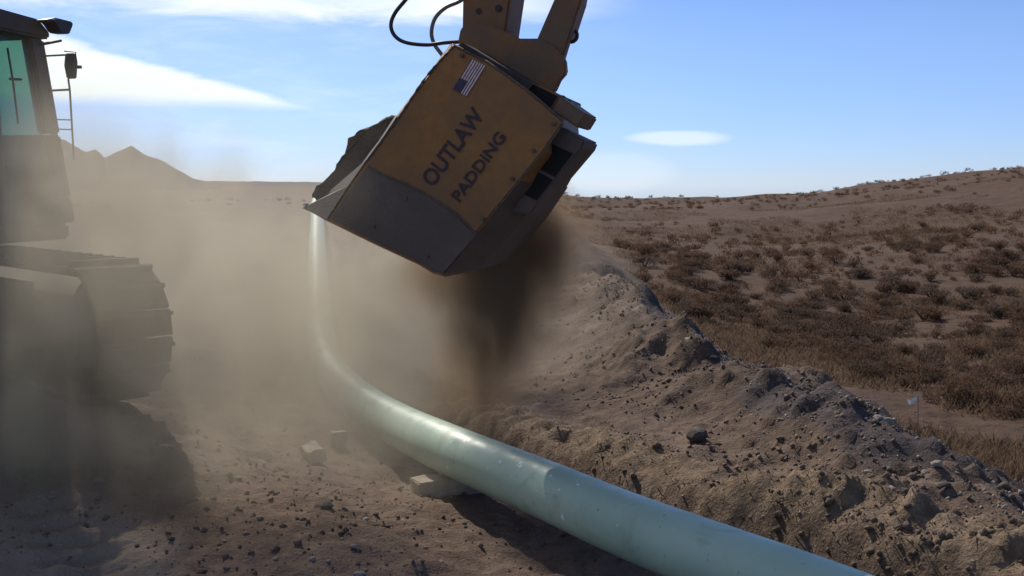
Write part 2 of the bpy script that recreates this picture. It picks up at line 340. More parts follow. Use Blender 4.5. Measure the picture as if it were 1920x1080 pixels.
soil = k.mix(k.m('MULTIPLY', k.mr(k.m('ADD', pc.outputs['Value'], k.m('MULTIPLY', n1, 1.6)), 1.75, 1.25), .65), soil, (.30, .245, .19))
hl = k.mix(k.mr(n1, .3, .7), (.072, .043, .029), (.108, .066, .043))
hl = k.mix(k.m('MULTIPLY', k.mr(n0, .55, .72), .6), hl, (.15, .078, .05))
hl = k.mix(k.m('MULTIPLY', k.mr(n2, .5, .7), .5), hl, (.062, .043, .031))
dktone = k.mix(k.mr(n2, .35, .65), (.050, .039, .038), (.085, .066, .062))  # darker grey-brown tone laid over the masked part of the berm
stw = k.mix(k.mr(n2, .35, .65), (.120, .085, .057), (.215, .155, .106))
c = k.mix(attr('hill'), soil, hl); c = k.mix(k.mr(k.m('ADD', attr('gravel'), k.m('MULTIPLY', k.m('SUBTRACT', n2, .5), .8)), .35, .75), c, dktone)
c = k.mix(k.mr(k.m('ADD', attr('straw'), k.m('MULTIPLY', k.m('SUBTRACT', n2, .5), .9)), .3, .8), c, stw)
c = k.mix(k.m('MULTIPLY', k.mr(n3, .64, .72), .55), c, (.42, .36, .30))       # pale grit
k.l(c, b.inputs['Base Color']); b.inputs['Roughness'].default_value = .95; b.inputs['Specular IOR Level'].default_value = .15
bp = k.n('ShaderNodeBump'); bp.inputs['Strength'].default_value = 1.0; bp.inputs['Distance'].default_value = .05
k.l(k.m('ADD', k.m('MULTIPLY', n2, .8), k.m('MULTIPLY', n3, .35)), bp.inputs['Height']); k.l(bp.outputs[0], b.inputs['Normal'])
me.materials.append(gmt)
def gz(x, y): return float(terrain(np.array([[float(x)]]), np.array([[float(y)]]))[0][0, 0])
def gzs(x, y): return terrain(np.asarray(x)[None], np.asarray(y)[None])[0][0]

# distant mountains on the left horizon
def ridge(name, pts, Yd, depth, base_z, m):
    n = 160; pxs = np.linspace(pts[0][0], pts[-1][0], n); pys = np.interp(pxs, [p[0] for p in pts], [p[1] for p in pts])
    pys = pys-1.6*np.abs(fbm(pxs, pxs*0, .06, 3, 3)); rows = []
    crest = [P(a, b_, Yd) for a, b_ in zip(pxs, pys)]
    for t in np.linspace(-1, 1, 25):
        row = []
        for i, c_ in enumerate(crest):
            q = 1-abs(t)**.85; h = max(c_.z-base_z, .2)
            x = c_.x*(1+t*depth/Yd); y = c_.y+t*depth
            row.append((x, y, base_z+h*q*(1+.28*(1-q)*fbm(np.array([x*.012]), np.array([y*.02]), 1, 4, 9)[0]*2)-(3 if abs(t) == 1 else 0)))
        rows.append(row)
    mb = MB(); mb.loft(rows, cap=False, closed=False); o = mb.build(name, m, None, True); o['kind'] = 'structure'; return o
mm = mat('mountain_rock', (.065, .048, .043), .95, 0, (.09, .068, .058), .4, .02, 1.0, .05)
ridge('mountain', [(-900, 344), (-600, 300), (-300, 250), (-120, 225), (0, 262), (60, 255), (120, 262), (160, 286), (180, 280), (196, 296), (222, 284), (247, 273), (262, 284), (275, 293), (300, 299), (330, 318), (345, 325), (362, 335), (385, 340), (420, 345)], 620, 170, -4, mm)
ridge('far_hills', [(-1500, 338), (-600, 336), (0, 340), (300, 338), (380, 340), (480, 340.5), (580, 341.5), (760, 343), (900, 362), (980, 420)], 1500, 350, -6, mm)

# ------------------------------------------------------------------ pipeline on timber skids
mb = MB(); mb.tube(spline(PIPE, 14), .192, 40); pipe = mb.build('pipeline', M['pipe'], None, True)
tag(pipe, 'pale mint green pipeline with a bend, laid out across the dirt', 'pipeline')
def skid(px, py, Y, ang, L, wd, h, label, tilt=0.0, zc=None):
    p = P(px, py, Y); z = gz(p.x, p.y) if zc is None else zc
    m = MB(); m.box((0, 0, h/2), (L/2, 0, 0), (0, wd/2, 0), (0, 0, h/2))
    o = m.build('timber_skid', M['timber'], None, False, .008)
    bm = bmesh.new(); bm.from_mesh(o.data); bmesh.ops.subdivide_edges(bm, edges=[e for e in bm.edges if e.calc_length() > .1], cuts=4, use_grid_fill=True)
    for v_ in bm.verts: v_.co += mnoise.noise_vector(v_.co*11+Vector((px, py, 0)))*.02
    bm.to_mesh(o.data); bm.free(); o.location = (p.x, p.y, z); o.rotation_euler = (tilt, tilt*.6, ang)
    return tag(o, label, 'timber block', 'timber skids by the pipe')
skid(848, 908, 8.0, R(28), .62, .20, .15, 'timber skid end poking out under the mint pipe', 0, None)
skid(588, 893, 8.75, R(-60), .24, .15, .11, 'larger loose timber block in the dust left of the pipe', .16)
skid(634, 866, 9.4, R(20), .13, .11, .14, 'small square timber block behind the larger loose one', .05)

# ------------------------------------------------------------------ excavator
YAW = R(14); H = Vector((math.cos(YAW), -math.sin(YAW), 0)); N = Vector((math.sin(YAW), math.cos(YAW), 0)); ZA = Vector((0, 0, 1))
O = Vector((-5.3, 9.2, .5))
def PL(px, py, lat):                                       # pixel ray meets the vertical plane at lateral offset lat
    d = ray(px, py); t = (lat-(CAM-O).dot(N))/d.dot(N); return CAM+d*t
def L3(a, l, z): return O+H*a+N*l+ZA*z                     # along, lateral, up
ex = empty('excavator', O, 'dusty yellow tracked excavator emptying its bucket over the pipe', 'excavator')

# tracks (the undercarriage is turned towards the camera)
TY = R(45); TU = Vector((math.cos(TY), -math.sin(TY), 0)); TN = Vector((math.sin(TY), math.cos(TY), 0))
def track(lat):
    hl, r, wid = 1.95, .5, .58; zc = .58
    def pt(s):                                            # stadium path
        Lx = 2*hl; C = math.pi*r; T = 2*Lx+2*C; s %= T
        if s < Lx: return (-hl+s, r, 0)
        s -= Lx
        if s < C: a = math.pi/2-s/r; return (hl+r*math.cos(a), r*math.sin(a), a-math.pi/2)
        s -= C
        if s < Lx: return (hl-s, -r, math.pi)
        s -= Lx; a = -math.pi/2-s/r; return (-hl+r*math.cos(a), r*math.sin(a), a-math.pi/2)
    T = 4*hl+2*math.pi*r; n = 50; m = MB()
    C0 = O+TN*lat+ZA*zc
    for i in range(n):
        a, z, th = pt(i*T/n); t = TU*math.cos(th)+ZA*math.sin(th); nn = -TU*math.sin(th)+ZA*math.cos(th)
        c = C0+TU*a+ZA*z
        m.box(c, t*(T/n*.47), TN*(wid/2), nn*.022); m.box(c+nn*.04-t*(T/n*.3), t*.014, TN*(wid/2), nn*.028)
        m.box(c-nn*.05, t*(T/n*.5), TN*.09, nn*.035)
    o = m.build('track', M['tread'], ex)
    f = MB()
    for s in (-1, 1): f.box(C0+TN*s*.14-ZA*.02, TU*(hl*.85), TN*.03, ZA*.2)
    f.box(C0+ZA*.1, TU*(hl*.8), TN*.13, ZA*.1)
    for i in range(7): f.cyl(C0+TU*(-1.5+i*.5)-ZA*.36-TN*.16, C0+TU*(-1.5+i*.5)-ZA*.36+TN*.16, .11)
    f.build('track_frame', M['dark'], o)
    w_ = MB(); w_.cyl(C0+TU*hl-TN*.12, C0+TU*hl+TN*.12, .42, 28); w_.cyl(C0+TU*hl-TN*.17, C0+TU*hl+TN*.17, .15); w_.build('idler', M['dark'], o)
    w_ = MB(); w_.cyl(C0-TU*hl-TN*.1, C0-TU*hl+TN*.1, .42, 22); w_.cyl(C0-TU*hl-TN*.2, C0-TU*hl+TN*.2, .26); w_.build('sprocket', M['dark'], o)
track(.95); track(-1.0)
m = MB(); m.box(O+ZA*.72, TU*1.0, TN*.75, ZA*.2); m.cyl(O+ZA*.85, O+ZA*1.2, .75, 32); m.build('undercarriage', M['dark'], ex)

# upper house, counterweight, boom
m = MB()
m.prism([L3(-2.6, -1.38, 1.22), L3(.70, -1.38, 1.22), L3(.70, 1.38, 1.22), L3(-2.6, 1.38, 1.22)], ZA*.16)
m.prism([L3(-2.5, -1.38, 1.382), L3(.1, -1.38, 1.382), L3(.1, -1.38, 2.25), L3(-.15, -1.38, 2.42), L3(-2.5, -1.38, 2.42)], N*1.1)
m.prism([L3(-2.5, .26, 1.382), L3(-.45, .26, 1.382), L3(-.45, .26, 2.35), L3(-2.5, .26, 2.35)], N*1.1)
m.prism([L3(-2.5, -.276, 1.382), L3(-.35, -.276, 1.382), L3(-.35, -.276, 2.1), L3(-2.5, -.276, 2.3)], N*.53)
m.prism([L3(.2, -1.36, 1.382), L3(.68, -1.36, 1.382), L3(.68, -1.36, 1.85), L3(.2, -1.36, 2.1)], N*.85)
house = m.build('house', M['yellow'], ex, False, .03)
m = MB(); m.prism([L3(-3.25, -1.3, 1.3), L3(-2.62, -1.38, 1.2), L3(-2.62, 1.38, 1.2), L3(-3.25, 1.3, 1.3), L3(-3.4, .7, 1.3), L3(-3.4, -.7, 1.3)], ZA*1.05); m.build('counterweight', M['dark'], house, False, .05)
m = MB(); m.cyl(L3(-1.9, -.9, 2.4), L3(-1.9, -.9, 2.95), .07); m.tube([L3(-1.9, -.9, 2.93), L3(-1.9, -.9, 3.05), L3(-2.0, -.95, 3.1)], .06); m.build('exhaust_pipe', M['dark'], house, True)
m = MB()
for l in (-1.33, -.4): m = MB(); m.tube([L3(.62, l, 1.8), L3(.62, l, 2.75), L3(.2, l, 2.9), L3(.1, l, 2.3)], .02); m.tube([L3(.62, l, 2.3), L3(.15, l, 2.5)], .016); m.build('handrail', M['dark'], house, True)

SP = PL(905, -760, 0)                                     # stick / boom joint, above the frame
bf = L3(.55, -.05, 1.75)
tsp = [(bf-O).dot(H), (bf-O).z]; e_ = [(SP-O).dot(H), (SP-O).z]
pk = [tsp[0]-.55, max(e_[1], tsp[1])+1.2]
m = MB(); up = []; lo = []
for t in np.linspace(0, 1, 17):
    a = (1-t)**2*tsp[0]+2*t*(1-t)*pk[0]+t*t*e_[0]; z = (1-t)**2*tsp[1]+2*t*(1-t)*pk[1]+t*t*e_[1]
    hw = .17+.3*math.sin(math.pi*min(1, t*.9+.1))**.8
    da = 2*(1-t)*(pk[0]-tsp[0])+2*t*(e_[0]-pk[0]); dz = 2*(1-t)*(pk[1]-tsp[1])+2*t*(e_[1]-pk[1]); L_ = math.hypot(da, dz)
    up.append(L3(a-dz/L_*hw, -.22, z+da/L_*hw)); lo.append(L3(a+dz/L_*hw, -.22, z-da/L_*hw))
for i in range(16): m.prism([up[i], up[i+1], lo[i+1], lo[i]], N*.44)
boom = m.build('boom', M['yellow'], ex)
m = MB()
for s in (-.32, .36):
    a = L3(.7, s, 1.45); b_ = L3(.62, s, 4.3); mid = a.lerp(b_, .58); m.cyl(a, mid, .1); m.cyl(mid, b_, .055)
m.build('boom_cylinder', M['yellow'], ex, True)

# stick, link and rods
def pp(pts, lat): return [PL(x, y, lat) for x, y in pts]
m = MB(); m.prism(pp([(866, 84), (868, -40), (840, -560), (860, -800), (905, -850), (960, -800), (1010, -560), (963, -40), (948, 63), (925, 98), (888, 105)], -.2), N*.4)
stick = m.build('stick', M['yellow'], ex, False, .015)
for x, y, r in ((898, 21, 6), (935, 16, 7)): q = PL(x, y, -.2); m = MB(); m.cyl(q-N*.006, q+N*.01, r*.0036, 14); m.build('grease_port', M['dark'], stick, True)
m = MB()
m.cyl(PL(890, 67, -.235), PL(890, 67, -.19), .058, 24); m.cyl(PL(890, 67, -.242), PL(890, 67, -.22), .036, 20)
m.build('pin_boss', M['dark'], stick, True)
m = MB()
for l in (-.28, .2): m.prism(pp([(1007, 72), (1042, -8), (1062, -120), (1110, -150), (1122, -90), (1092, -4), (1064, 82), (1052, 122), (1030, 150), (1000, 130), (988, 100)], l), N*.1)
m.prism(pp([(1020, 60), (1045, -8), (1068, -90), (1096, -80), (1082, -4), (1058, 70)], -.18), N*.38)
link = m.build('bucket_link', M['yellow'], ex, False, .012)
m = MB(); q = PL(1071, 67, -.16); ring = [q+(H*math.cos(a)+ZA*math.sin(a))*.043 for a in np.linspace(0, 2*math.pi, 25)]; m.tube(ring, .013, 8); m.build('lifting_eye', M['dark'], link, True)
m = MB(); m.cyl(PL(1006, 105, -.305), PL(1006, 105, .32), .05, 24); m.cyl(PL(1006, 105, -.312), PL(1006, 105, -.29), .062, 24); m.build('pin', M['dark'], link, True)
m = MB()
for l in (-.27, .2): m.prism(pp([(1085, -150), (1112, -100), (930, -95), (915, -150)], l), N*.06)
m.build('rocker_link', M['yellow'], ex)
m = MB(); a = PL(1095, -120, 0); b_ = PL(1015, -640, 0); md = a.lerp(b_, .4); m.cyl(a, md, .045); m.build('cylinder_rod', M['chrome'], ex, True)
m = MB(); m.cyl(md, b_, .085); m.build('bucket_cylinder', M['yellow'], ex, True)
m = MB(); m.tube(spline(pp([(800, -60), (768, -10), (741, 24), (733, 48), (741, 68), (762, 80), (800, 84), (835, 80), (870, 78)], -.30), 8), .014, 10); m.build('hydraulic_hose', M['rubber'], ex, True)
m = MB(); m.tube(spline(pp([(900, -40), (868, -2), (836, 14), (816, 34), (809, 60), (814, 82), (828, 102), (850, 130)], .25), 8), .015, 10); m.build('hydraulic_hose', M['greyhose'], ex, True).name = 'grey_hydraulic_hose'

# padding bucket, hung from the stick
LF, LO, LB = -.95, -.66, .15
outer = [(846, 80), (744, 216), (706, 272), (662, 326), (604, 372), (569, 390), (612, 414), (700, 457), (786, 497), (812, 513), (832, 518), (900, 504), (976, 415), (1020, 350), (1048, 298), (1042, 208), (985, 158), (915, 108)]
inner = [(848, 84), (746, 218), (722, 254), (690, 298), (655, 348), (614, 411), (616, 413), (702, 455), (787, 495), (813, 510), (830, 513), (864, 474), (920, 404), (975, 338), (1020, 282), (1058, 228), (985, 166), (915, 116)]
tip = [PL(x, y, LO) for x, y in outer]; face = [PL(x, y, LF) for x, y in inner]
m = MB(); m.loft([face, tip, [p+N*(LB-LO) for p in tip]])
bk = m.build('padding_bucket', M['plate'], ex, False, .012)
# grey worn steel: lip strip and lower wear plate, a few mm proud of the yellow panel
def pan(name, pts, lat, th, mt, parent, bev=0.0):
    mm_ = MB(); mm_.prism(pp(pts, lat), N*th); return mm_.build(name, mt, parent, False, bev)
pan('wear_plate', [(618, 408), (690, 312), (722, 330), (775, 352), (850, 398), (880, 430), (893, 440), (832, 510), (812, 507), (787, 492), (702, 452)], LF-.012, .02, M['steel'], bk)
m = MB(); m.loft([[face[i]-N*.006-H*.004 for i in (1, 2, 3, 4, 5)], [tip[i]-N*.01-H*.006 for i in (1, 2, 3, 4, 5)]], cap=False, closed=False)
m.loft([[face[i]-N*.001 for i in (1, 2, 3, 4, 5)], [tip[i]-N*.002 for i in (1, 2, 3, 4, 5)]], cap=False, closed=False)
m.build('side_cutter', M['steel'], bk)
m = MB(); bot = [tip[i] for i in (10, 11, 12, 13)]; m.loft([[face[i]+H*.004-ZA*.004 for i in (10, 11, 12, 13)], [tip[i]+H*.005-ZA*.005 for i in (10, 11, 12, 13)], [tip[i]+N*(LB-LO)+H*.005-ZA*.005 for i in (10, 11, 12, 13)]], cap=False, closed=False); m.build('back_plate', M['steel'], bk)
m = MB()
c_ = PL(573, 384, LO-.01); m.cyl(c_-N*.02, c_+N*.03, .012, 10); m.build('lip_bolt', M['chrome'], bk)
# motor housing with vents, top cover, opening
pan('motor_housing', [(1030, 231), (1098, 263), (1092, 278), (1028, 354), (995, 402), (952, 400), (985, 330)], -.80, .5, M['cover'], bk, .012).data.materials[0] = M['steel']
pan('vent', [(1026, 266), (1074, 288), (1040, 332), (1000, 310)], -.806, .02, M['black'], bk)
pan('vent', [(996, 315), (1036, 337), (1006, 376), (966, 356)], -.806, .02, M['black'], bk)
pan('top_cover', [(1050, 180), (1099, 214), (1083, 240), (1034, 208)], -.85, .45, M['cover'], bk, .01)
pan('opening_frame', [(986, 150), (1050, 179), (1033, 210), (972, 178)], -.80, .8, M['plate'], bk, .008)
pan('opening', [(1001, 158), (1045, 180), (1030, 205), (984, 182)], -.806, .02, M['black'], bk)
m = MB()
for x, y in ((1056, 183), (1068, 190), (1078, 199)): c_ = PL(x, y, -.6); m.cyl(c_-N*.03, c_+N*.03, .014, 10)
m.build('cover_bolt', M['dark'], bk)
# mounting ears and the seam plate under them
for l in (-.36, .30):
    m = MB(); m.prism(pp([(858, 80), (863, 55), (875, 42), (905, 40), (948, 60), (975, 72), (1012, 72), (1040, 88), (1060, 112), (1062, 136), (1050, 150), (1040, 172), (1022, 178), (985, 152), (920, 112), (880, 92)], l), N*.07)
    m.build('mounting_ear', M['yellow'], bk, False, .008)
pan('seam_plate', [(858, 84), (868, 80), (1000, 158), (990, 168)], LF+.1, .95, M['dark'], bk)
def bead(pts, lat, r=.007):
    q = spline(pp(pts, lat), 14); m = MB(); m.tube(q, [r*(1+.35*math.sin(i*2.1)+.2*math.sin(i*5.3)) for i in range(len(q))], 7); m.build('weld_bead', M['steel'], bk, True)
bead([(690, 312), (722, 330), (775, 352), (850, 398), (893, 440)], LF-.012); bead([(850, 87), (800, 143), (748, 220), (690, 300)], LF-.002); bead([(1056, 226), (985, 168), (915, 118), (852, 86)], LF-.002); bead([(1056, 232), (1020, 282), (975, 338), (922, 402)], LF-.002)
for x, y in ((866, 104), (1038, 232), (905, 410), (640, 392), (700, 425), (800, 480), (760, 372), (1000, 282), (960, 335)):
    c_ = PL(x, y, LF-.012); m = MB(); m.cyl(c_-N*.012, c_+N*.012, .014, 6); m.build('bolt', M['steel'], bk)
# decals
def decal(name, pts, mt, off=.004):
    mm_ = MB(); mm_.prism(pp(pts, LF-off), N*.003); return mm_.build(name, mt, bk)
fu = Vector((912, 124, 0))-Vector((884, 110, 0)); fv = Vector((858, 152, 0))-Vector((884, 110, 0)); f0 = Vector((884, 110, 0))
def fp(a, b_): q = f0+fu*a+fv*b_; return (q.x, q.y)
FL = 1.36
fl = decal('flag_decal', [fp(0, 0), fp(1, 0), fp(1, FL), fp(0, FL)], M['stripered'], .003)
m = MB()
for i in range(6):
    a0 = (1+2*i)/13; a1 = (2+2*i)/13
    m.prism(pp([fp(a0, 0), fp(a1, 0), fp(a1, FL), fp(a0, FL)], LF-.006), N*.003)
m.build('flag_stripe', M['stripe'], bk)
decal('flag_canton', [fp(0, .62*FL), fp(.54, .62*FL), fp(.54, FL), fp(0, FL)], M['canton'], .009)
def lettering(txt, a, b_, size_px, name):
    c = bpy.data.curves.new(name, 'FONT'); c.body = txt; c.size = 1; c.offset = .018; c.extrude = .002; c.align_x = 'LEFT'
    t = bpy.data.objects.new('tmp', c); COL.objects.link(t); dg = bpy.context.evaluated_depsgraph_get(); dg.update()
    mesh = bpy.data.meshes.new_from_object(t.evaluated_get(dg)); bpy.data.objects.remove(t)
    co = np.array([v.co[:] for v in mesh.vertices]); mn, mx_ = co.min(0), co.max(0)
    A_, B_ = PL(*a, LF-.006), PL(*b_, LF-.006); ux = (B_-A_); L_ = ux.length; ux.normalize(); uy = N.cross(ux); uy = uy if uy.z > 0 else -uy
    uy = (-N).cross(ux); hgt = size_px*.0037
    for vv in mesh.vertices:
        q = A_+ux*((vv.co.x-mn[0])/(mx_[0]-mn[0])*L_)+uy*((vv.co.y-mn[1])/(mx_[1]-mn[1])*hgt)-N*vv.co.z
        vv.co = q-ex.location
    o = bpy.data.objects.new(name, mesh); COL.objects.link(o); o.parent = bk; mesh.materials.clear(); mesh.materials.append(M['letter']); return o
lettering('OUTLAW', (812, 352), (910, 218), 30, 'lettering')
lettering('PADDING', (862, 380), (950, 258), 21, 'lettering')

# cab: its slanted windshield faces right, so from here the front is seen edge-on
CN, CF = .30, 1.32
def af(z): return .84-.155*(z-1.2)                        # front plane leans back towards the roof
FN = (H+ZA*.155).normalized(); FP0 = L3(af(1.2), 0, 1.2)
def PF(px, py, off=0.0):
    d = ray(px, py); q = FP0+FN*off; return CAM+d*((q-CAM).dot(FN)/d.dot(FN))
def cb(a0, a1, l0, l1, z0, z1, slant=True):               # box in the machine's frame; front edge follows the slant
    fa = (lambda z: a1+af(z)) if slant else (lambda z: a1)
    m.add([L3(a0, l, z) if not f else L3(fa(z), l, z) for z in (z0, z1) for l in (l0, l1) for f in (0, 1)], [(0, 1, 3, 2), (4, 6, 7, 5), (0, 4, 5, 1), (2, 3, 7, 6), (0, 2, 6, 4), (1, 5, 7, 3)])
m = MB(); AB = -.95; ZT = 3.12
cb(AB, 0, CN, CF, 1.385, 1.62)                                                  # base
for l0, l1 in ((CN, CN+.07), (CF-.07, CF)):
    cb(AB, 0, l0, l1, 1.622, 2.22 if l0 > .5 else 1.95)                         # side panels
    cb(AB, AB+.14, l0, l1, 2.222 if l0 > .5 else 1.952, ZT, False)              # rear pillars
cb(AB, AB+.06, CN+.072, CF-.072, 1.622, 2.1, False)
for l0, l1 in ((CN, CN+.09), (CF-.20, CF)):                                     # front pillars
    z0 = 2.222 if l0 > .5 else 1.952
    m.add([L3(af(z)+f, l, z) for z in (z0, ZT) for l in (l0, l1) for f in (-.12, 0)], [(0, 1, 3, 2), (4, 6, 7, 5), (0, 4, 5, 1), (2, 3, 7, 6), (0, 2, 6, 4), (1, 5, 7, 3)])
cb(af(1.62)-.1, 0, CN+.092, CF-.202, 1.622, 1.9)                                # front sill
m.prism([L3(AB-.05, l, z) for l, z in ((CN-.02, ZT+.002), (CF+.02, ZT+.002), (CF+.02, ZT+.07), (CF-.12, ZT+.17), (CN+.12, ZT+.20), (CN-.02, ZT+.12))], H*(af(ZT)+.10-AB))
cab = m.build('cab', M['cabpaint'], ex, False, .02)
def glass(name, pts): mm_ = MB(); mm_.prism(pts, N*.006 if name != 'windshield' else H*.006); return mm_.build(name, M['glass'], cab)
glass('windshield', [L3(af(1.9)-.05, CN+.092, 1.9), L3(af(1.9)-.05, CF-.202, 1.9), L3(af(ZT)-.05, CF-.202, ZT), L3(af(ZT)-.05, CN+.092, ZT)])
for l, z0 in ((CN+.03, 1.952), (CF-.04, 2.222)):
    glass('window', [L3(AB+.14, l, z0), L3(af(z0)-.122, l, z0), L3(af(ZT)-.122, l, ZT), L3(AB+.14, l, ZT)])
def ppf(pts, off=0.0): return [PF(x, y, off) for x, y in pts]
def fpan(name, pts, off, th, mt, bev=0.0): mm_ = MB(); mm_.prism(ppf(pts, off), H*th); return mm_.build(name, mt, cab, False, bev)
fpan('work_light', [(64, 38), (82, 34), (114, 42), (114, 50), (108, 65), (90, 62), (78, 44)], .10, .14, M['dark'], .012)
m = MB(); m.prism([L3(-.7, .5, ZT+.19), L3(.1, .5, ZT+.19), L3(.1, .5, ZT+.34), L3(-.7, .5, ZT+.36)], N*.42); m.build('roof_hatch', M['cabpaint'], cab, False, .03)
m = MB(); m.tube(ppf([(74, 84), (114, 76)], .05), .014, 8); m.build('rain_bracket', M['dark'], cab)
m = MB(); m.tube(ppf([(14, 90), (24, 150), (34, 232)], .02), .010, 8); m.tube(ppf([(18, 148), (40, 149)], .03), .012, 8); m.build('wiper', M['dark'], cab)
fpan('mirror', [(121, 100), (127, 101), (130, 118), (128, 148), (124, 148), (119, 122)], .06, .10, M['dark'], .01)
m = MB(); m.tube(ppf([(121, 96), (142, 98), (142, 130)], .1), .006, 6); m.tube(ppf([(84, 105), (122, 103)], .05), .010, 6); m.tube(ppf([(128, 148), (131, 170), (137, 272), (138, 300)], .08), .010, 8)
m.tube(ppf([(92, 170), (130, 168)], .05), .012, 6); m.tube(ppf([(98, 224), (135, 225)], .05), .007, 6); m.tube(ppf([(100, 242), (136, 243)], .05), .007, 6); m.build('mirror_bracket', M['dark'], cab, True)
fpan('marker_lamp', [(129, 122), (146, 123), (146, 129), (129, 128)], .1, .05, M['dark'], .005)
m = MB(); m.box(L3(-.35, .72, 1.98), H*.25, N*.24, ZA*.07); m.box(L3(-.62, .72, 2.3), H*.07, N*.22, ZA*.32); m.box(L3(-.35, .72, 1.76), H*.15, N*.15, ZA*.14); m.build('seat', M['dark'], cab, False, .03)

# soil heap riding in the bucket mouth
hb = [(748, 214), (722, 214), (700, 222), (672, 234), (658, 248), (646, 262), (640, 284), (626, 300), (618, 318), (600, 334), (586, 350), (580, 372), (600, 385), (650, 350), (700, 290), (735, 240)]
rings = []
for i, t in enumerate(np.linspace(0, 1, 12)):
    s = math.sin(math.pi*(.3+.6*t))**.5
    cx = sum(p[0] for p in hb)/len(hb); cy = sum(p[1] for p in hb)/len(hb)
    ring = []
    for j in range(len(hb)*3):
        a = hb[j//3]; b_ = hb[(j//3+1) % len(hb)]; u = (j % 3)/3; x = a[0]+(b_[0]-a[0])*u; y = a[1]+(b_[1]-a[1])*u
        q = PL(cx+(x-cx)*(.75+.25*s)+6, cy+(y-cy)*(.75+.25*s)+4, LO+.0)+N*(t*.74)
        q += Vector(mnoise.noise_vector(q*7))*.045+Vector(mnoise.noise_vector(q*21))*.022; ring.append(q)
    rings.append(ring)
m = MB(); m.loft(rings); heap = m.build('soil_heap', M['soil'], None); tag(heap, 'ragged heap of brown soil spilling from the mouth of the raised bucket', 'soil heap')

# ------------------------------------------------------------------ survey flag, post on the skyline
fb = P(1719, 832, 10.4); zf = gz(fb.x, fb.y); top_ = P(1721, 742, 10.4)
fg = empty('survey_flag', (fb.x, fb.y, zf), 'small white survey flag on a thin wire stake in the dry grass', 'marker flag')
m = MB(); m.tube([(fb.x, fb.y, zf-.1), (fb.x, fb.y, zf+.2), (top_.x, top_.y, top_.z)], .006, 6); m.build('stake', M['post'], fg)
m = MB(); a = [P(x, y, 10.4+d) for x, y, d in ((1720, 742, 0), (1713, 746, .03), (1707, 751, -.02), (1702, 748, .02))]; m.loft([a, [p+Vector((.004, .0, -.045)) for p in a]], cap=False, closed=False); m.build('flag', M['white'], fg, True)
q = P(1757, 345, 71); zq = gz(q.x, q.y); m = MB(); m.tube([(q.x, q.y, zq-.4), (q.x, q.y, P(1757, 331, 71).z)], .035, 6)
tag(m.build('marker_post', M['post'], None), 'thin grey post standing on the skyline of the brown hill', 'post')

# ------------------------------------------------------------------ vegetation
def leafcloud(n, rad, hgt, leaf, seed, lobes=6):
    g = np.random.default_rng(seed); vs = []; fs = []
    cen = [(g.normal(0, rad*.42), g.normal(0, rad*.42), hgt*g.uniform(.35, .72), rad*g.uniform(.3, .55)) for _ in range(lobes)]
    for _ in range(n):
        cx, cy, cz, cr = cen[g.integers(lobes)]
        d = g.normal(size=3); d /= np.linalg.norm(d); r = cr*g.uniform(.35, 1.05)
        p = np.array([cx, cy, cz])+d*r*np.array([1, 1, .85]); p[2] = max(p[2], .03)
        u = d*.6+np.array([0, 0, .8])+g.normal(0, .35, 3); u /= np.linalg.norm(u); t = np.cross(u, g.normal(size=3)); t /= np.linalg.norm(t)
        L = leaf*g.uniform(.6, 1.5); W = leaf*g.uniform(.16, .3); o = len(vs)
        vs += [p-t*W, p+t*W, p+u*L+t*W*.4, p+u*L-t*W*.4]; fs.append((o, o+1, o+2, o+3))
    return vs, fs
BUSH = []
for i in range(8):
    vs, fs = leafcloud(650, .5, .58, .062, 100+i, 5+i % 4)
    f = MB(); f.add(vs, fs); o = f.build('foliage', M['sage'] if i % 3 else M['sagegrey'])
    t = MB()
    for j in range(7):
        a = j*.9+i; e = (math.cos(a)*.3, math.sin(a)*.3, .42); t.tube([(0, 0, -.05), (e[0]*.4, e[1]*.4, .2), e], [.022, .014, .006], 5)
    s_ = t.build('stem', M['twig']); COL.objects.unlink(o); COL.objects.unlink(s_); BUSH.append((o, s_))
# candidate positions over the hillside and the far flats
cand = []
while len(cand) < 2200:
    y = 9+rng.random()**1.35*82; x = y*rng.uniform(-.02, .56)+1.0
    cand.append((x, y))
cand += [(rng.uniform(-60, 2), rng.uniform(45, 130)) for _ in range(150)]
cand = np.array(cand); cz, ch, *_ = [q[0] for q in terrain(cand[None, :, 0], cand[None, :, 1])]
dens = fbm(cand[:, 0], cand[:, 1]*.6, .11, 3, 77)
keep = ((ch > .75) | (cand[:, 0] < -2)) & (dens > -.32+.2*rng.random(len(cand)))
bx, by = polydist(cand[:, 0], cand[:, 1], BERM)[:2]; keep &= bx > 1.35
cand = cand[keep]; cz = cz[keep]
size = rng.uniform(.30, .78, len(cand))*np.where(cand[:, 1] > 60, .9, 1.0)*np.where(cand[:, 1] < 20, .85, 1)
bd_ = np.array([(P(px, py, Y).x, Y) for px, py, Y in ()]) if False else None
px_size = size/cand[:, 1]; order = np.argsort(-px_size)
inview = (np.abs(cand[:, 0]) < cand[:, 1]*.5) & (cand[:, 0] > -2)
order = [i for i in order if inview[i]]+[i for i in order if not inview[i]]
NB = 290
